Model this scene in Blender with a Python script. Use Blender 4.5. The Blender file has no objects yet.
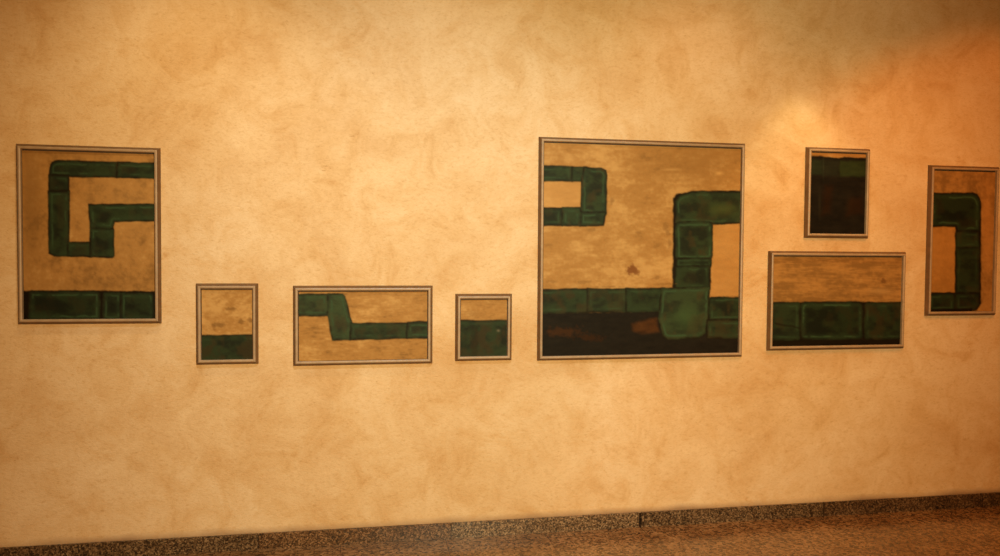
import bpy, math
import numpy as np
from mathutils import Matrix, Vector

scene = bpy.context.scene
COL = scene.collection

# ------------------------------------------------------------------ helpers
def s2l(c):
    return tuple(x / 12.92 if x <= 0.04045 else ((x + 0.055) / 1.055) ** 2.4 for x in (v / 255 for v in c))

def mesh_obj(name, verts, faces, mat=None, parent=None, smooth=False):
    me = bpy.data.meshes.new(name)
    me.from_pydata([tuple(v) for v in verts], [], faces)
    me.update()
    if smooth:
        me.polygons.foreach_set('use_smooth', [True] * len(me.polygons))
    o = bpy.data.objects.new(name, me)
    COL.objects.link(o)
    if mat:
        me.materials.append(mat)
    if parent:
        o.parent = parent
    return o

def boxes(name, specs, mat, bevel=0.0):
    vs, fs = [], []
    for (x0, x1, y0, y1, z0, z1) in specs:
        b = len(vs)
        vs += [(x0, y0, z0), (x1, y0, z0), (x1, y1, z0), (x0, y1, z0), (x0, y0, z1), (x1, y0, z1), (x1, y1, z1), (x0, y1, z1)]
        fs += [tuple(b + i for i in f) for f in ((0, 3, 2, 1), (4, 5, 6, 7), (0, 1, 5, 4), (1, 2, 6, 5), (2, 3, 7, 6), (3, 0, 4, 7))]
    o = mesh_obj(name, vs, fs, mat)
    if bevel:
        m = o.modifiers.new('edge', 'BEVEL')
        m.width = bevel
        m.segments = 2
    return o

class NT:
    def __init__(s, name):
        s.m = bpy.data.materials.new(name)
        s.m.use_nodes = True
        s.t = s.m.node_tree
        s.b = s.t.nodes['Principled BSDF']
    def n(s, typ, **kw):
        nd = s.t.nodes.new(typ)
        for k, v in kw.items():
            setattr(nd, k, v)
        return nd
    def l(s, a, b):
        s.t.links.new(a, b)
    def coord(s, scale=(1, 1, 1), rot=(0, 0, 0)):
        tc = s.n('ShaderNodeTexCoord')
        mp = s.n('ShaderNodeMapping')
        mp.inputs['Scale'].default_value = scale
        mp.inputs['Rotation'].default_value = rot
        s.l(tc.outputs['Object'], mp.inputs['Vector'])
        return mp.outputs['Vector']
    def noise(s, vec, scale, detail=4, rough=0.55, dist=0.0):
        nd = s.n('ShaderNodeTexNoise')
        nd.inputs['Scale'].default_value = scale
        nd.inputs['Detail'].default_value = detail
        nd.inputs['Roughness'].default_value = rough
        nd.inputs['Distortion'].default_value = dist
        s.l(vec, nd.inputs['Vector'])
        return nd.outputs['Fac']
    def ramp(s, fac, stops):
        nd = s.n('ShaderNodeValToRGB')
        e = nd.color_ramp.elements
        while len(e) < len(stops):
            e.new(0.5)
        for i, (p, c) in enumerate(stops):
            e[i].position = p
            e[i].color = tuple(c) + (1,) if len(c) == 3 else c
        s.l(fac, nd.inputs['Fac'])
        return nd.outputs['Color']
    def mix(s, fac, a, b, mode='MIX'):
        nd = s.n('ShaderNodeMix', data_type='RGBA', blend_type=mode)
        for sock, v in ((nd.inputs['Factor'], fac), (nd.inputs[6], a), (nd.inputs[7], b)):
            if isinstance(v, (int, float)):
                sock.default_value = v
            elif isinstance(v, tuple):
                sock.default_value = tuple(v) + (1,)
            else:
                s.l(v, sock)
        return nd.outputs[2]
    def bump(s, h, strength, dist):
        nd = s.n('ShaderNodeBump')
        nd.inputs['Strength'].default_value = strength
        nd.inputs['Distance'].default_value = dist
        s.l(h, nd.inputs['Height'])
        s.l(nd.outputs['Normal'], s.b.inputs['Normal'])

G = lambda v: (v, v, v)

# ------------------------------------------------------------------ materials
def plaster():
    t = NT('ochre_trowelled_plaster')
    v = t.coord()
    big = t.noise(v, 1.1, 6, 0.62, 1.2)
    c = t.ramp(big, [(0.30, (0.70, 0.425, 0.185)), (0.5, (0.80, 0.535, 0.270)), (0.70, (0.85, 0.60, 0.335))])
    mid = t.noise(v, 4.2, 9, 0.70, 0.9)
    c = t.mix(0.85, c, t.ramp(mid, [(0.30, (0.82, 0.69, 0.50)), (0.44, (0.95, 0.90, 0.81)), (0.55, G(1.0)), (0.72, (1.07, 1.10, 1.14))]), 'MULTIPLY')
    # short trowel flecks in two slanting directions
    fl = t.noise(t.coord((1, 1, 2.1), (0, 0.55, 0)), 30, 6, 0.66, 0.7)
    c = t.mix(0.62, c, t.ramp(fl, [(0.28, (0.78, 0.66, 0.48)), (0.46, (0.97, 0.95, 0.92)), (0.62, G(1.0)), (0.8, (1.06, 1.08, 1.12))]), 'MULTIPLY')
    fl2 = t.noise(t.coord((1, 1, 2.0), (0, -0.6, 0)), 62, 4, 0.62, 0.5)
    c = t.mix(0.6, c, t.ramp(fl2, [(0.28, (0.82, 0.71, 0.55)), (0.45, G(0.985)), (0.8, (1.04, 1.05, 1.08))]), 'MULTIPLY')
    sc = t.noise(t.coord((1, 1, 3.2), (0, 0.8, 0)), 17, 7, 0.72, 1.5)
    c = t.mix(0.7, c, t.ramp(sc, [(0.29, (0.66, 0.50, 0.30)), (0.38, G(1.0)), (0.68, G(1.0)), (0.78, (1.10, 1.12, 1.16))]), 'MULTIPLY')
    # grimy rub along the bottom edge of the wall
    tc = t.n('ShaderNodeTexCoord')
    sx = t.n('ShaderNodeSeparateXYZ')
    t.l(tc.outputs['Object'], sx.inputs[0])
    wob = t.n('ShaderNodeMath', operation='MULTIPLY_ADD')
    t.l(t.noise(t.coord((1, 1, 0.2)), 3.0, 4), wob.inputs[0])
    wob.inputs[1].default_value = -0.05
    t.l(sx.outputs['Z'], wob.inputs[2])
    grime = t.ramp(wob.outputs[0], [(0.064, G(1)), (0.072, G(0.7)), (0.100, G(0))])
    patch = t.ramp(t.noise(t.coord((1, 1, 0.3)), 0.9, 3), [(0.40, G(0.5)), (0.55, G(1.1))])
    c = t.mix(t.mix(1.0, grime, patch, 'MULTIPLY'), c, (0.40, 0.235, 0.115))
    t.l(c, t.b.inputs['Base Color'])
    t.b.inputs['Roughness'].default_value = 0.62
    t.b.inputs['Specular IOR Level'].default_value = 0.25
    h = t.mix(0.5, t.mix(0.45, mid, fl), fl2)
    t.bump(h, 0.55, 0.006)
    return t.m

def granite(name, stops, tint_a, tint_b, rough, scale, joints=False, island=False, nmix=0.35):
    t = NT(name)
    v = t.coord()
    vo = t.n('ShaderNodeTexVoronoi', feature='F1')
    vo.inputs['Scale'].default_value = scale
    t.l(v, vo.inputs['Vector'])
    sep = t.n('ShaderNodeSeparateColor')
    t.l(vo.outputs['Color'], sep.inputs[0])
    mx = t.mix(nmix, sep.outputs[0], t.noise(v, scale * 0.35, 4, 0.6))
    c = t.ramp(mx, stops)
    big = t.noise(v, 2.4, 5, 0.6, 0.8)
    c = t.mix(1.0, c, t.ramp(big, [(0.35, tint_a), (0.65, tint_b)]), 'MULTIPLY')
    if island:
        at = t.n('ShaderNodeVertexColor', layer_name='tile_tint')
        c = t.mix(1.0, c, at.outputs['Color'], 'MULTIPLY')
    if joints:
        br = t.n('ShaderNodeTexBrick')
        br.offset = 0.0
        br.inputs['Color1'].default_value = br.inputs['Color2'].default_value = (1, 1, 1, 1)
        br.inputs['Mortar'].default_value = (0.35, 0.3, 0.25, 1)
        br.inputs['Scale'].default_value = 1.0
        br.inputs['Mortar Size'].default_value = 0.0022
        br.inputs['Brick Width'].default_value = 0.585
        br.inputs['Row Height'].default_value = 0.585
        mp = t.n('ShaderNodeMapping')
        mp.inputs['Location'].default_value = (-1.627, 0.1, 0)
        tc = t.n('ShaderNodeTexCoord')
        t.l(tc.outputs['Object'], mp.inputs[0])
        t.l(mp.outputs[0], br.inputs['Vector'])
        c = t.mix(1.0, c, br.outputs['Color'], 'MULTIPLY')
    t.l(c, t.b.inputs['Base Color'])
    t.b.inputs['Roughness'].default_value = rough
    t.bump(t.noise(v, 40, 3), 0.06, 0.002)
    return t.m

def wood(name, a, b, rough, metal=0.0):
    t = NT(name)
    n = t.noise(t.coord((1, 1, 1)), 22, 5, 0.65, 0.6)
    t.l(t.ramp(n, [(0.3, a), (0.7, b)]), t.b.inputs['Base Color'])
    t.b.inputs['Roughness'].default_value = rough
    t.b.inputs['Metallic'].default_value = metal
    t.bump(n, 0.15, 0.001)
    return t.m

def paint():
    t = NT('oil_paint_on_canvas')
    at = t.n('ShaderNodeVertexColor', layer_name='paint')
    t.l(at.outputs['Color'], t.b.inputs['Base Color'])
    t.b.inputs['Roughness'].default_value = 0.55
    t.b.inputs['Specular IOR Level'].default_value = 0.08
    t.bump(t.noise(t.coord(), 160, 3), 0.12, 0.001)
    return t.m

M_WALL = plaster()
M_FLOOR = granite('polished_brown_granite', [(0.25, (0.07, 0.030, 0.010)), (0.42, (0.19, 0.088, 0.028)), (0.6, (0.30, 0.145, 0.052)), (0.8, (0.38, 0.20, 0.080))],
                  (0.62, 0.55, 0.48), (1.0, 1.0, 1.0), 0.2, 70, joints=True, nmix=0.45)
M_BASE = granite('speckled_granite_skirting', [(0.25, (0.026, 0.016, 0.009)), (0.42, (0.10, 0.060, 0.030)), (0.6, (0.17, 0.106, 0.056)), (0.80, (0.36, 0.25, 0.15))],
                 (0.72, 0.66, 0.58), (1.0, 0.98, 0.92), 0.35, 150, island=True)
M_MOULD = wood('dark_gilt_moulding', (0.130, 0.060, 0.019), (0.200, 0.095, 0.032), 0.5, 0.0)
M_BEAD = wood('pale_gilt_bead', (0.36, 0.225, 0.115), (0.47, 0.305, 0.165), 0.42, 0.0)
M_PAINT = paint()
M_BACK = wood('dark_stained_board', (0.050, 0.026, 0.010), (0.085, 0.045, 0.018), 0.7)

# ------------------------------------------------------------------ the room
def kind(o):
    o['kind'] = 'structure'
    return o

wall = kind(boxes('wall_back', [(-4.2, 6.6, 0.0, 0.15, -0.12, 3.8)], M_WALL))
floor = kind(boxes('floor', [(-4.2, 6.6, -6.2, 0.0, -0.12, 0.0)], M_FLOOR))
JT = [-4.2, -3.73, -2.65, -1.57, -0.572, 0.49, 1.627, 2.834, 3.96, 5.08, 6.2, 6.6]
GAP = {1.627: 0.008}
tiles = [(a + GAP.get(a, 0.0025), b - GAP.get(b, 0.0025), -0.014, 0.0, 0.0, 0.0865) for a, b in zip(JT, JT[1:])]
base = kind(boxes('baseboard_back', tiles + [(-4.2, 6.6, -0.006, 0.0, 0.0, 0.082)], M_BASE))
TINT = [(0.9, 0.8, 0.7), (0.9, 0.8, 0.7), (0.85, 0.74, 0.62), (0.92, 0.82, 0.68), (0.95, 0.74, 0.56), (1.15, 1.08, 0.98), (0.92, 0.84, 0.74), (0.70, 0.58, 0.48), (0.66, 0.56, 0.46), (0.7, 0.6, 0.5), (0.7, 0.6, 0.5), (0.16, 0.11, 0.08)]  # stone variation per tile; right-hand tiles also darkened to imitate dimmer light there
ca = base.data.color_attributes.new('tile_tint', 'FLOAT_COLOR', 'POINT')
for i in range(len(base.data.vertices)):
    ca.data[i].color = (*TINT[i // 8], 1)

# ------------------------------------------------------------------ painting of the canvases
def vnoise(x, y, seed):
    xi, yi = np.floor(x).astype(np.int64), np.floor(y).astype(np.int64)
    xf, yf = x - xi, y - yi
    u, v = xf * xf * (3 - 2 * xf), yf * yf * (3 - 2 * yf)
    def h(a, b):
        n = (a * 374761393 + b * 668265263 + seed * 1442695041) & 0xffffffff
        n = ((n ^ (n >> 13)) * 1274126177) & 0xffffffff
        return ((n ^ (n >> 16)) & 0xffff) / 65535.0
    return (h(xi, yi) * (1 - u) + h(xi + 1, yi) * u) * (1 - v) + (h(xi, yi + 1) * (1 - u) + h(xi + 1, yi + 1) * u) * v

def fbm(x, y, seed, octv=4, gain=0.55):
    s, a, t = 0.0, 1.0, 0.0
    for i in range(octv):
        s = s + a * vnoise(x * 2 ** i + 17.3 * i, y * 2 ** i - 9.1 * i, seed + i)
        t += a
        a *= gain
    return s / t

def sd_poly(X, Y, P):
    d = np.full(X.shape, 1e9)
    inside = np.zeros(X.shape, bool)
    n = len(P)
    for i in range(n):
        ax, ay = P[i]
        bx, by = P[(i + 1) % n]
        ex, ey = bx - ax, by - ay
        wx, wy = X - ax, Y - ay
        t = np.clip((wx * ex + wy * ey) / (ex * ex + ey * ey + 1e-9), 0, 1)
        d = np.minimum(d, (wx - t * ex) ** 2 + (wy - t * ey) ** 2)
        if ay != by:
            c = ((ay <= Y) != (by <= Y)) & (X < (Y - ay) / (by - ay) * ex + ax)
            inside ^= c
    d = np.sqrt(d)
    return np.where(inside, -d, d)

def sst(a, b, x):
    t = np.clip((x - a) / (b - a), 0, 1)
    return t * t * (3 - 2 * t)

def lerp(C, col, m):
    col = np.asarray(col)
    if col.ndim == 1:
        col = col[None, :]
    return C + (col - C) * m[:, None]

OCHRE_D = np.array((0.245, 0.114, 0.027))
OCHRE_M = np.array((0.410, 0.195, 0.048))
OCHRE_L = np.array((0.570, 0.310, 0.095))
GREEN_D = np.array((0.0150, 0.0170, 0.0075))
GREEN_M = np.array((0.0265, 0.0370, 0.0130))
GREEN_B = np.array((0.041, 0.029, 0.0095))
LINE = np.array((0.040, 0.072, 0.028))
EDGE = np.array((0.011, 0.0065, 0.0020))
BLACK = np.array((0.0135, 0.0095, 0.0050))
RUST = np.array((0.095, 0.034, 0.0075))

def rect(x0, y0, x1, y1, r=0.0):
    if r <= 0:
        return [(x0, y0), (x1, y0), (x1, y1), (x0, y1)]
    k = r * 0.3
    return [(x0 + r, y0), (x1 - r, y0), (x1 - k, y0 + k), (x1, y0 + r), (x1, y1 - r), (x1 - k, y1 - k), (x1 - r, y1), (x0 + r, y1), (x0 + k, y1 - k), (x0, y1 - r), (x0, y0 + r), (x0 + k, y0 + k)]

def ground(X, Y, seed, sx, sy, tone):
    """worked ochre ground: long strokes over cloudy patches; tone shifts it dark or light"""
    a = fbm(X / sx, Y / sy, seed, 4)
    b = fbm(X / 26, Y / 22, seed + 50, 3)
    c = fbm(X / 2.6, Y / 2.6, seed + 90, 2)
    e = fbm(X / (sx * 0.45), Y / (sy * 0.22), seed + 140, 3)
    t = 0.5 + (a - 0.5) * 0.75 + (b - 0.5) * 0.6 + (c - 0.5) * 0.3 + (e - 0.5) * 0.45 + tone
    C = lerp(np.repeat(OCHRE_D[None, :], len(X), 0), OCHRE_M, sst(0.0, 0.55, t))
    return lerp(C, OCHRE_L, sst(0.5, 1.1, t))

def block(C, X, Y, P, seed, line=0.6, warm=0.3, dark=0.0, inset=3.2, top=False):
    """one stone-like green block: dark outline, mottled green body, lighter brushed contour inside the rim"""
    jx = (fbm(X / 9, Y / 9, seed + 11, 2) - 0.5) * 1.3
    jy = (fbm(X / 9, Y / 9, seed + 23, 2) - 0.5) * 1.3
    d = sd_poly(X + jx, Y + jy, P)
    m = sst(0.9, -0.2, d)
    n = fbm(X / 13, Y / 9, seed, 4)
    body = lerp(np.repeat(GREEN_D[None, :], len(X), 0), GREEN_M, sst(0.30, 0.68, n))
    w = fbm(X / 10, Y / 14, seed + 37, 3)
    body = lerp(body, GREEN_B, sst(0.48, 0.72, w) * warm)
    body = body * (1 - dark)
    st = fbm(X / 9, Y / 9, seed + 71, 3)
    ln = np.exp(-((d + inset + (st - 0.5) * 2) / 0.75) ** 2) * sst(0.40, 0.62, st) * line
    halo = np.exp(-((d + inset) / 2.4) ** 2) * 0.30 * line
    if top:
        ln = ln * sst(0.5, 0.2, (Y - Y.min()) / (np.ptp(Y) + 1e-6))
    body = lerp(body, LINE, np.clip(ln + halo, 0, 1))
    br = fbm(X / 8, Y / 8, seed + 131, 3)
    body = lerp(body, EDGE, sst(-1.9, -0.1, d) * (0.25 + 0.5 * sst(0.42, 0.62, br)))
    soft = sst(1.7, 0.2, d) * (0.35 + 0.35 * sst(0.4, 0.65, br))
    C = lerp(C, EDGE, soft)
    return lerp(C, body, m)

def fill(C, X, Y, P, col, seed, soft=1.0, amt=1.0, var=0.3):
    jx = (fbm(X / 6, Y / 6, seed + 3, 3) - 0.5) * 2.0
    jy = (fbm(X / 6, Y / 6, seed + 5, 3) - 0.5) * 2.0
    m = sst(soft, -soft, sd_poly(X + jx, Y + jy, P)) * amt
    n = fbm(X / 9, Y / 4, seed, 4)
    return lerp(C, np.asarray(col)[None, :] * (1 + var * (n[:, None] - 0.5) * 2), m)

def blot(C, X, Y, cx, cy, rx, ry, col, seed, amt=0.8):
    d = np.sqrt(((X - cx) / rx) ** 2 + ((Y - cy) / ry) ** 2)
    n = fbm(X / 3.2, Y / 2.6, seed, 3)
    return lerp(C, col, sst(1.1, 0.25, d + (n - 0.5) * 1.3) * amt)

def glow(C, X, Y, cx, cy, rx, ry, col, amt):
    d = ((X - cx) / rx) ** 2 + ((Y - cy) / ry) ** 2
    return lerp(C, col, np.exp(-d) * amt)

def art_spiral(X, Y):
    C = ground(X, Y, 5, 11, 16, -0.06)
    C = glow(C, X, Y, 120, 200, 40, 50, OCHRE_L, 0.22)
    C = glow(C, X, Y, 30, 205, 11, 70, OCHRE_D, 0.6)
    C = glow(C, X, Y, 90, 285, 60, 5, OCHRE_D, 0.35)
    C = glow(C, X, Y, 60, 152, 40, 5, OCHRE_D, 0.4)
    C = block(C, X, Y, [(48.8, 165), (50.5, 162.8), (53, 161.5), (57, 161), (115.3, 161), (115.3, 176.6), (47.5, 176.6), (48, 168)], 101, 0.55)
    C = block(C, X, Y, [(115.6, 161.2), (158, 162), (158, 177), (115.6, 176.8)], 102, 0.55)
    C = block(C, X, Y, rect(47.2, 175.4, 67, 191), 103, 0.45)
    C = block(C, X, Y, [(47, 191), (67.5, 191), (67.8, 256), (53, 256), (48, 253)], 104, 0.6)
    C = block(C, X, Y, [(66.5, 242.3), (89, 241.8), (89.5, 256.5), (66.5, 256.2)], 105, 0.35)
    C = block(C, X, Y, rect(88.8, 227.4, 112.8, 256.8, 2), 106, 0.75)
    C = block(C, X, Y, [(87.3, 204), (158, 202.8), (158, 219.6), (113.2, 220.8), (111.5, 227.8), (88.2, 228)], 107, 0.75)
    C = fill(C, X, Y, rect(10, 290.5, 170, 330), EDGE * 0.9, 108)
    C = block(C, X, Y, rect(28.5, 291, 99.5, 320.5, 3), 109, 0.7, 0.3, 0.25, 3.6)
    C = block(C, X, Y, rect(101.5, 292, 120.5, 320.5, 3), 110, 0.6, 0.3, 0.2)
    C = block(C, X, Y, rect(119.5, 292.5, 153.5, 320.5, 3), 111, 0.7, 0.3, 0.2)
    return C

def art_plain_band(X, Y):
    C = ground(X, Y, 9, 8, 7, 0.27)
    for i, (x, y, rx, ry) in enumerate(((219, 325, 7, 3.2), (214, 326, 3, 4), (241, 322, 4, 3), (250, 321, 3, 3), (231, 309, 6, 2))):
        C = blot(C, X, Y, x, y, rx, ry, OCHRE_D * 0.9, 210 + i, 0.75)
    C = block(C, X, Y, rect(196, 335.3, 258, 364), 201, 0.22, 0.75, 0.0, 4.0)
    return C

def art_step(X, Y):
    C = ground(X, Y, 14, 14, 6, 0.06)
    C = fill(C, X, Y, rect(290, 288, 345, 293), OCHRE_L, 311, 1, 0.6)
    C = block(C, X, Y, [(290, 294), (327.6, 293.8), (327.6, 315.6), (290, 315.6)], 301, 0.6, 0.25, -0.55)
    C = block(C, X, Y, [(327.4, 293.8), (342, 294), (344.5, 297), (350.8, 323.5), (350, 339.6), (331.5, 339.8), (329.5, 330), (327.4, 315.6)], 302, 0.75, 0.35, -0.6)
    C = block(C, X, Y, [(349.6, 323.4), (407, 323), (407, 338.7), (349.4, 339.6)], 303, 0.4, 0.5, -0.1)
    C = block(C, X, Y, [(406.6, 322.8), (420, 321.6), (434, 322.4), (434, 338.8), (406.6, 338.6)], 304, 0.7, 0.3, -0.2)
    return C

def art_small_band(X, Y):
    C = ground(X, Y, 19, 10, 5, 0.05)
    C = glow(C, X, Y, 473, 314, 7, 4, OCHRE_D, 0.4)
    C = block(C, X, Y, rect(455, 320.4, 512, 360), 401, 0.75, 0.8, 0.0, 3.2, True)
    C = fill(C, X, Y, rect(471, 326, 478, 362), EDGE * 1.5, 402, 1.5, 0.35)
    C = glow(C, X, Y, 498.5, 330.8, 1.6, 1.2, (0.16, 0.13, 0.07), 0.8)
    return C

def art_large(X, Y):
    C = ground(X, Y, 23, 20, 13, 0.19)
    C = glow(C, X, Y, 700, 160, 50, 22, OCHRE_M * 0.8, 0.55)
    C = glow(C, X, Y, 718.5, 173.5, 3.5, 1.8, OCHRE_L * 1.15, 0.8)
    C = glow(C, X, Y, 670, 169.5, 9, 1.2, OCHRE_L, 0.6)
    C = fill(C, X, Y, rect(538, 179, 581, 207), OCHRE_L * (1.0, 0.93, 0.85), 521, 1, 0.55, 0.12)
    # ring at the left
    C = block(C, X, Y, [(538, 164.6), (571.5, 165.6), (571.3, 180.3), (538, 179.8)], 501, 0.5, 0.3, -0.25)
    C = block(C, X, Y, [(571.5, 166), (585, 166.6), (583, 180.4), (571.5, 180.2)], 502, 0.5, 0.5, -0.2)
    C = block(C, X, Y, [(583, 166.6), (599, 167.2), (604, 169.5), (605.2, 175), (604.4, 213), (579.8, 213), (580.3, 180)], 503, 0.65, 0.75, -0.25)
    C = block(C, X, Y, [(579.5, 211), (604.4, 211), (602, 224.6), (578.6, 224.8)], 504, 0.75, 0.6, -0.15)
    C = block(C, X, Y, [(538, 206.4), (562.2, 206.4), (562, 224.3), (538, 224)], 505, 0.45, 0.4, -0.1)
    C = block(C, X, Y, [(561.8, 206.3), (579.8, 206.3), (579.4, 224.9), (561.6, 224.5)], 506, 0.65, 0.7, -0.1)
    # band and dark earth
    C = fill(C, X, Y, rect(530, 311, 750, 362), BLACK, 507, 1.5, 1.0, 0.35)
    C = block(C, X, Y, rect(535, 288, 587, 312), 508, 0.5, 0.8, 0.0)
    C = block(C, X, Y, rect(586, 288, 626, 311.5), 509, 0.4, 0.5, -0.15)
    C = block(C, X, Y, [(624, 288), (663, 288), (659.5, 300), (658, 311.8), (624, 311.5)], 510, 0.5, 0.6, 0.0)
    C = blot(C, X, Y, 563, 330.5, 23, 6.5, RUST * 0.55, 511, 0.8)
    C = blot(C, X, Y, 590, 337, 17, 4.5, RUST * 0.4, 512, 0.8)
    C = fill(C, X, Y, [(630, 324), (643, 320), (655, 318.5), (657, 332), (640, 334), (631, 331)], RUST * 0.75, 513, 2.5, 0.9, 0.5)
    # angular block figure at the right
    C = fill(C, X, Y, [(671, 198), (675, 194), (690, 191), (744, 191), (744, 223), (711.5, 224.5), (710, 290), (671, 290)], EDGE * 1.2, 514, 1.2)
    C = block(C, X, Y, [(673.2, 201), (677.5, 195.5), (691, 191.8), (744, 192.2), (744, 223.8), (713, 224.6), (674, 222.5)], 515, 0.7, 0.5, -0.15)
    C = glow(C, X, Y, 722, 210, 17, 6, (0.075, 0.085, 0.018), 0.5)
    C = block(C, X, Y, rect(674, 221.8, 712, 259.6, 4), 516, 0.95, 0.75, -0.1, 2.8)
    C = block(C, X, Y, rect(674.5, 258, 710.5, 267.2, 2), 517, 0.45, 0.4, 0.2, 2.2)
    C = block(C, X, Y, rect(673.5, 266, 709, 289), 518, 0.5, 0.2, 0.05)
    C = block(C, X, Y, [(660.5, 288), (709, 288), (708, 318), (705, 333), (698, 338), (666, 339.5), (661.5, 336), (657, 318), (658.5, 300)], 519, 0.95, 0.45, -0.35, 2.8)
    C = glow(C, X, Y, 684, 318, 13, 12, (0.055, 0.10, 0.03), 0.5)
    C = block(C, X, Y, rect(708.5, 297.5, 744, 321.5, 2), 520, 0.55, 0.6, 0.1)
    C = block(C, X, Y, rect(706.5, 320.5, 744, 339), 522, 0.5, 0.7, 0.0)
    # panel and stains in the ochre
    C = fill(C, X, Y, [(713, 226), (740.5, 224.5), (740, 298), (711, 296)], (0.46, 0.22, 0.055), 523, 1, 0.75, 0.12)
    C = blot(C, X, Y, 630.5, 269.5, 8, 6.5, (0.20, 0.065, 0.014), 524, 0.9)
    for i, (x, y, rx, ry) in enumerate(((664, 226, 3.5, 5), (666, 232, 3, 5), (655, 246, 6, 3), (668, 243, 3, 7), (655, 277.5, 6, 2.4), (610, 201, 2.4, 4.5), (636, 232, 4, 2), (662, 284, 12, 1.6), (552, 280, 7, 2), (583, 281, 9, 2.2), (605, 286, 16, 1.3), (590, 229, 9, 2))):
        C = blot(C, X, Y, x, y, rx, ry, OCHRE_D * 1.05, 530 + i, 0.55)
    return C

def art_wide_band(X, Y):
    C = ground(X, Y, 31, 22, 5, -0.26)
    C = glow(C, X, Y, 880, 291, 12, 3, OCHRE_L, 0.5)
    C = blot(C, X, Y, 884, 281, 3.5, 3.5, RUST * 1.4, 631, 0.7)
    C = fill(C, X, Y, rect(765, 302, 910, 352), EDGE, 601)
    C = block(C, X, Y, rect(768, 302.5, 800.3, 340, 3), 602, 0.45, 0.5, 0.1)
    C = fill(C, X, Y, [(775, 322), (799, 327), (799, 328.6), (775, 324)], EDGE, 606, 1, 0.7)
    C = block(C, X, Y, rect(800, 302, 862.5, 339.5, 4), 603, 0.85, 0.35, 0.3, 3)
    C = block(C, X, Y, rect(864, 302.5, 905, 340, 3), 604, 0.4, 0.75, 0.15)
    return C

def art_dark(X, Y):
    C = ground(X, Y, 37, 16, 4, 0.0)
    C = fill(C, X, Y, [(805, 156.4), (820, 156.0), (835, 157.4), (845, 156.4), (874, 157.8), (874, 240), (805, 240)], BLACK * 0.85, 701, 1, 1, 0.5)
    C = fill(C, X, Y, [(811, 160.5), (823, 160), (822.5, 175), (811, 174)], (0.019, 0.024, 0.010), 702, 2.0, 0.9)
    C = fill(C, X, Y, rect(824.5, 160, 839, 175.5), (0.019, 0.020, 0.009), 706, 2.5, 0.7)
    C = fill(C, X, Y, rect(840, 161, 867, 176), (0.025, 0.033, 0.009), 703, 2.0, 0.9)
    C = glow(C, X, Y, 823.8, 167, 0.9, 9, (0.034, 0.044, 0.020), 0.5)
    C = glow(C, X, Y, 820, 204, 1.2, 13, (0.030, 0.024, 0.012), 0.5)
    C = glow(C, X, Y, 851, 205, 4, 8, (0.034, 0.018, 0.007), 0.5)
    C = fill(C, X, Y, [(825, 186), (833, 186), (830, 213), (822, 215)], RUST * 0.24, 704, 4, 0.7)
    C = fill(C, X, Y, [(850, 199), (863, 196), (863, 213), (846, 216)], RUST * 0.24, 705, 4, 0.7)
    return C

def art_corner(X, Y):
    C = ground(X, Y, 41, 7, 14, -0.24)
    C = glow(C, X, Y, 988, 225, 6, 45, (0.52, 0.22, 0.045), 0.5)
    C = fill(C, X, Y, rect(924, 224, 956, 294), (0.46, 0.190, 0.034), 811, 1, 0.55, 0.15)
    C = fill(C, X, Y, [(924, 192.5), (973, 192.5), (977.5, 194), (980.5, 197.5), (981.5, 202), (981.5, 304), (977, 311), (924, 311), (924, 292), (956, 292), (956, 226), (924, 226)], EDGE * 0.8, 812, 1)
    C = block(C, X, Y, [(931.5, 193.5), (972.5, 193.5), (977, 195), (979.8, 198), (980.8, 202.5), (980.8, 231.6), (957, 231.6), (956, 226.2), (931.5, 226)], 801, 0.75, 0.45, 0.35, 3.2)
    C = block(C, X, Y, rect(956, 231, 980, 247.8, 2), 802, 0.45, 0.7, 0.05)
    C = block(C, X, Y, rect(956, 247.5, 980, 293), 803, 0.35, 0.6, 0.15)
    C = block(C, X, Y, rect(929, 293.3, 955, 311, 2), 804, 0.45, 0.5, 0.3)
    C = block(C, X, Y, [(955.5, 293.3), (980, 293.3), (979, 305), (974.5, 311), (955.5, 311)], 805, 0.4, 0.7, 0.3)
    C = fill(C, X, Y, rect(924, 308.5, 973, 318), EDGE * 0.9, 806, 1)
    return C

# ------------------------------------------------------------------ framed pictures
FW = 0.0268          # moulding width
def ring(profile, w, h):
    """mitred rectangular moulding; profile = [(inset from the outer edge, distance from the wall)]"""
    vs, fs = [], []
    n = len(profile)
    for s, d in profile:
        for sx, sz in ((-1, -1), (1, -1), (1, 1), (-1, 1)):
            vs.append((sx * (w / 2 - s), -d, sz * (h / 2 - s)))
    for i in range(n):
        j = (i + 1) % n
        for k in range(4):
            l = (k + 1) % 4
            fs.append((i * 4 + k, i * 4 + l, j * 4 + l, j * 4 + k))
    return vs, fs

MOULD = [(0.0008, 0.0), (0.0, 0.0008), (0.0, 0.0045), (0.0012, 0.0070), (0.0104, 0.0230), (0.0114, 0.0238), (0.0124, 0.0234), (0.0124, 0.0)]
BEAD = [(0.0126, 0.002), (0.0126, 0.0238), (0.0140, 0.0262), (0.0170, 0.0276), (0.0218, 0.0274), (0.0250, 0.0260), (0.0268, 0.0236), (0.0268, 0.002)]
GAP_TOP, GAP_SIDE, GAP_LOW = 0.0075, 0.0040, 0.0015     # shadow gap between canvas and bead

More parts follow.
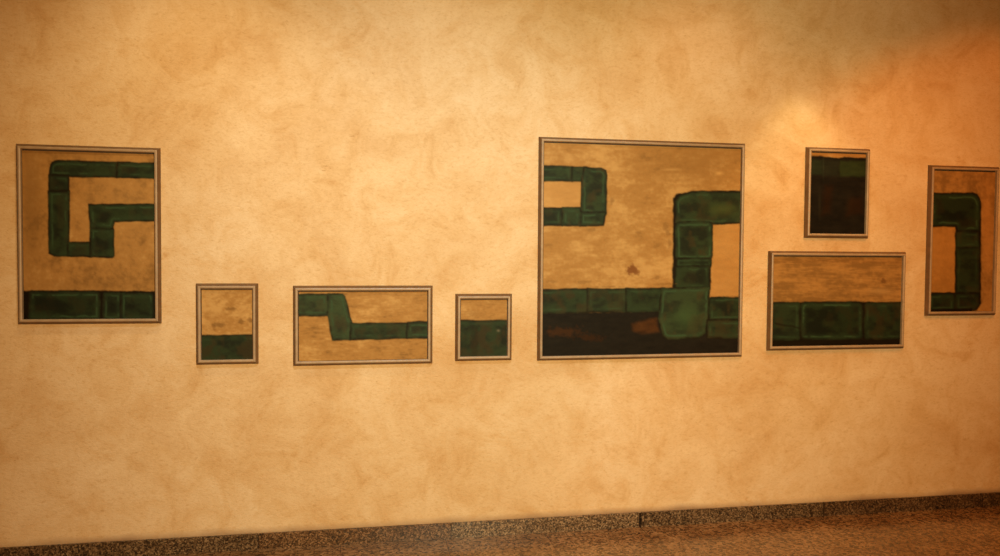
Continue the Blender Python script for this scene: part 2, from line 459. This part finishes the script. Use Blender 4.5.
def picture(label, rectp, quad, art):
    cx, cz, w, h, rot = rectp
    root = bpy.data.objects.new('framed_picture', None)
    COL.objects.link(root)
    root.empty_display_size = 0.1
    root['label'] = label
    root['category'] = 'painting'
    root['group'] = 'green block paintings hung along the ochre wall'
    W, H = w + 2 * FW, h + 2 * FW
    # the Empty sits on the wall at the middle of the lower edge
    root.location = (cx, -0.0015, cz - H / 2)
    root.rotation_euler = (0, rot, 0)
    up = Vector((0, 0, H / 2))
    for nm, prof, mat in (('outer_moulding', MOULD, M_MOULD), ('inner_bead', BEAD, M_BEAD)):
        vs, fs = ring(prof, W, H)
        o = mesh_obj(nm, [Vector(v) + up for v in vs], fs, mat, root)
        if nm == 'inner_bead':
            o['label'] = 'pale gilt inner bead of the frame'
        else:
            o['label'] = 'dark brown outer moulding of the frame'
    # dark backing board behind the canvas, seen as a shadow gap round it
    bw, bh = w / 2 + 0.006, h / 2 + 0.006
    vs, fs = [], [(0, 1, 2, 3), (7, 6, 5, 4)] + [(k, k + 4, (k + 1) % 4 + 4, (k + 1) % 4) for k in range(4)]
    for d in (0.0055, 0.0025):
        vs += [(-bw, -d, H / 2 - bh), (bw, -d, H / 2 - bh), (bw, -d, H / 2 + bh), (-bw, -d, H / 2 + bh)]
    o = mesh_obj('backing_board', vs, fs, M_BACK, root)
    o['label'] = 'dark brown backing board showing as a gap round the canvas'
    # canvas: a stretched board with a fine painted face
    q = np.array(quad, float)
    pxw = (np.linalg.norm(q[1] - q[0]) + np.linalg.norm(q[2] - q[3])) / 2
    pxh = (np.linalg.norm(q[3] - q[0]) + np.linalg.norm(q[2] - q[1])) / 2
    nx, nz = int(pxw * 1.3) + 2, int(pxh * 1.3) + 2
    u = np.linspace(GAP_SIDE / w, 1 - GAP_SIDE / w, nx)
    v = np.linspace(GAP_TOP / h, 1 - GAP_LOW / h, nz)
    U, V = (a.ravel() for a in np.meshgrid(u, v))
    P = ((1 - U) * (1 - V))[:, None] * q[0] + (U * (1 - V))[:, None] * q[1] + (U * V)[:, None] * q[2] + ((1 - U) * V)[:, None] * q[3]
    C = np.clip(art(P[:, 0], P[:, 1]), 0.001, 1)
    relief = (fbm(P[:, 0] / 2.2, P[:, 1] / 1.6, 900, 3) - 0.5) * 0.0007
    y0 = 0.0130
    verts = np.stack([(U - 0.5) * w, -y0 + relief, H / 2 + (0.5 - V) * h], 1)
    idx = np.arange(nx * nz).reshape(nz, nx)
    faces = np.stack([idx[:-1, :-1].ravel(), idx[1:, :-1].ravel(), idx[1:, 1:].ravel(), idx[:-1, 1:].ravel()], 1).tolist()
    # sides and back of the board
    b = len(verts)
    ex, zt, zb = w / 2 - GAP_SIDE, H / 2 + h / 2 - GAP_TOP, H / 2 - h / 2 + GAP_LOW
    back = [(-ex, -0.0062, zt), (-ex, -0.0062, zb), (ex, -0.0062, zb), (ex, -0.0062, zt)]
    border = [idx[:, 0].tolist(), idx[-1, :].tolist(), idx[::-1, -1].tolist(), idx[0, ::-1].tolist()]
    allv = verts.tolist() + back
    for k in range(4):
        faces.append(tuple(border[k][::-1] + [b + k, b + (k + 1) % 4]))
    faces.append((b + 3, b + 2, b + 1, b))
    o = mesh_obj('canvas', allv, faces, M_PAINT, root)
    col = o.data.color_attributes.new('paint', 'FLOAT_COLOR', 'POINT')
    rgba = np.ones((len(allv), 4), np.float32)
    rgba[:len(C), :3] = C
    rgba[len(C):, :3] = OCHRE_D
    col.data.foreach_set('color', rgba.ravel())
    return root

PICS = [
    ('large portrait painting of a green square spiral above a dark green band',
     (-1.41105, 1.71149, 0.64214, 0.87415, 0.00163), [(20, 150), (154, 151.5), (155.5, 318.5), (23, 319.5)], art_spiral),
    ('small upright painting, mostly ochre with rust smudges over a plain dark olive band',
     (-0.72798, 1.24113, 0.26715, 0.38391, -0.00063), [(200.5, 288.5), (253.5, 288.5), (252.2, 359.5), (201.2, 359.8)], art_plain_band),
    ('small landscape painting of a green pipe-like band stepping down from left to right',
     (-0.00235, 1.22704, 0.71008, 0.3878, -0.00079), [(298, 290.3), (428, 290.8), (428, 359.5), (298, 361)], art_step),
    ('smallest painting, mostly dark green under a short ochre strip, left of the largest picture',
     (0.67236, 1.20896, 0.27345, 0.32992, -0.00033), [(460.5, 298.5), (508, 298.7), (507.2, 356), (460, 356.5)], art_small_band),
    ('largest painting, almost square, with a green ring, an angular block figure and black earth',
     (1.62673, 1.65827, 1.22515, 1.23903, -0.00121), [(543.8, 140.5), (742, 148.5), (739, 353.8), (542.5, 355.2)], art_large),
    ('landscape painting of three dark green blocks under ochre, hung below the small dark picture',
     (2.90051, 1.35311, 0.88613, 0.55851, -0.00018), [(773.5, 255.8), (903.5, 255.7), (900.5, 345), (772, 346)], art_wide_band),
    ('small almost black painting with a thin ochre strip on top, hung above a landscape picture',
     (2.88438, 2.01982, 0.38193, 0.50325, 0.00025), [(811, 151.5), (867.5, 152.8), (865, 233.8), (809.5, 233.8)], art_dark),
    ('narrow tall painting of a dark green rounded corner shape on orange ochre',
     (3.77555, 1.7322, 0.45771, 0.90382, -0.00057), [(934, 169.5), (997, 170.8), (992.5, 311.8), (930, 311.2)], art_corner),
]
for p in PICS:
    picture(*p)

# ------------------------------------------------------------------ lights: ceiling spots washing the wall, plus added unseen fill from the camera side
def aim(o, target):
    d = Vector(target) - o.location
    o.rotation_euler = d.to_track_quat('-Z', 'Y').to_euler()

def spot(name, loc, target, power, color, deg, blend, rad):
    l = bpy.data.lights.new(name, 'SPOT')
    l.energy, l.color, l.spot_size, l.spot_blend, l.shadow_soft_size = power, color, math.radians(deg), blend, rad
    o = bpy.data.objects.new(name, l)
    COL.objects.link(o)
    o.location = loc
    aim(o, target)

def area(name, loc, target, power, color, sx, sy):
    l = bpy.data.lights.new(name, 'AREA')
    l.energy, l.color, l.shape, l.size, l.size_y = power, color, 'RECTANGLE', sx, sy
    o = bpy.data.objects.new(name, l)
    COL.objects.link(o)
    o.location = loc
    aim(o, target)

spot('gallery_spot_main', (0.40, -2.5, 4.1), (0.33, 0, 0.85), 238.8, (0.727, 0.850, 1.000), 70, 1.0, 0.06)
spot('ceiling_spot_left', (-0.9, -1.0, 3.7), (-0.9, -0.25, 1.2), 59.7, (1.000, 0.803, 0.503), 100, 1.0, 0.05)
spot('ceiling_spot_middle', (1.95, -0.9, 3.7), (1.95, -0.25, 1.2), 32.0, (1.000, 0.564, 0.398), 100, 1.0, 0.05)
spot('ceiling_spot_amber', (2.6, -0.45, 3.16), (2.65, -0.1, 1.5), 24.4, (1.000, 0.971, 0.633), 58, 0.6, 0.04)
spot('ceiling_spot_end', (4.15, -2.6, 4.0), (4.0, 0, 0.6), 111.9, (1.000, 0.290, 0.049), 71, 0.35, 0.05)
spot('ceiling_spot_right', (3.2, -1.8, 3.8), (3.1, 0, 0.8), 84.3, (1.000, 0.395, 0.080), 74, 1.0, 0.05)
spot('fill_spot', (1.0, -4.6, 2.1), (0.9, 0, 1.35), 492.8, (0.792, 1.000, 0.706), 92, 1.0, 0.5)  # added fill, no fixture; wide blend imitates lens vignetting towards the corners
area('fill_area', (0.6, -4.6, 1.9), (0.6, 0, 1.1), 110.4, (1.000, 0.368, 0.046), 3.0, 1.5)  # added large soft fill for general ambient, no real lamp behind it

world = bpy.data.worlds.new('dim_room')
scene.world = world
world.use_nodes = True
bg = world.node_tree.nodes['Background']
bg.inputs['Color'].default_value = (1.0, 0.72, 0.45, 1)
bg.inputs['Strength'].default_value = 0.0

# ------------------------------------------------------------------ camera
cam = bpy.data.cameras.new('camera')
co = bpy.data.objects.new('camera', cam)
COL.objects.link(co)
F, YAW, PITCH, ROLL, EYE = 760.0, 0.17659, 0.03317, 0.00726, 1.63557
cy, sy, cp, sp = math.cos(YAW), math.sin(YAW), math.cos(PITCH), math.sin(PITCH)
fwd = Vector((sy * cp, cy * cp, -sp))
r0 = Vector((cy, -sy, 0))
u0 = r0.cross(fwd)
right = math.cos(ROLL) * r0 + math.sin(ROLL) * u0
upv = -math.sin(ROLL) * r0 + math.cos(ROLL) * u0
m = Matrix((right, upv, -fwd)).transposed().to_4x4()
m.translation = (0, -4.294, EYE)
co.matrix_world = m
cam.sensor_fit = 'HORIZONTAL'
cam.sensor_width = 36.0
cam.lens = F / 1000 * 36.0
cam.clip_start = 0.05
scene.camera = co

vs = scene.view_settings
vs.view_transform = 'Standard'
vs.look = 'None'
vs.gamma = 1
vs.exposure = 0.0
vs.use_curve_mapping = False
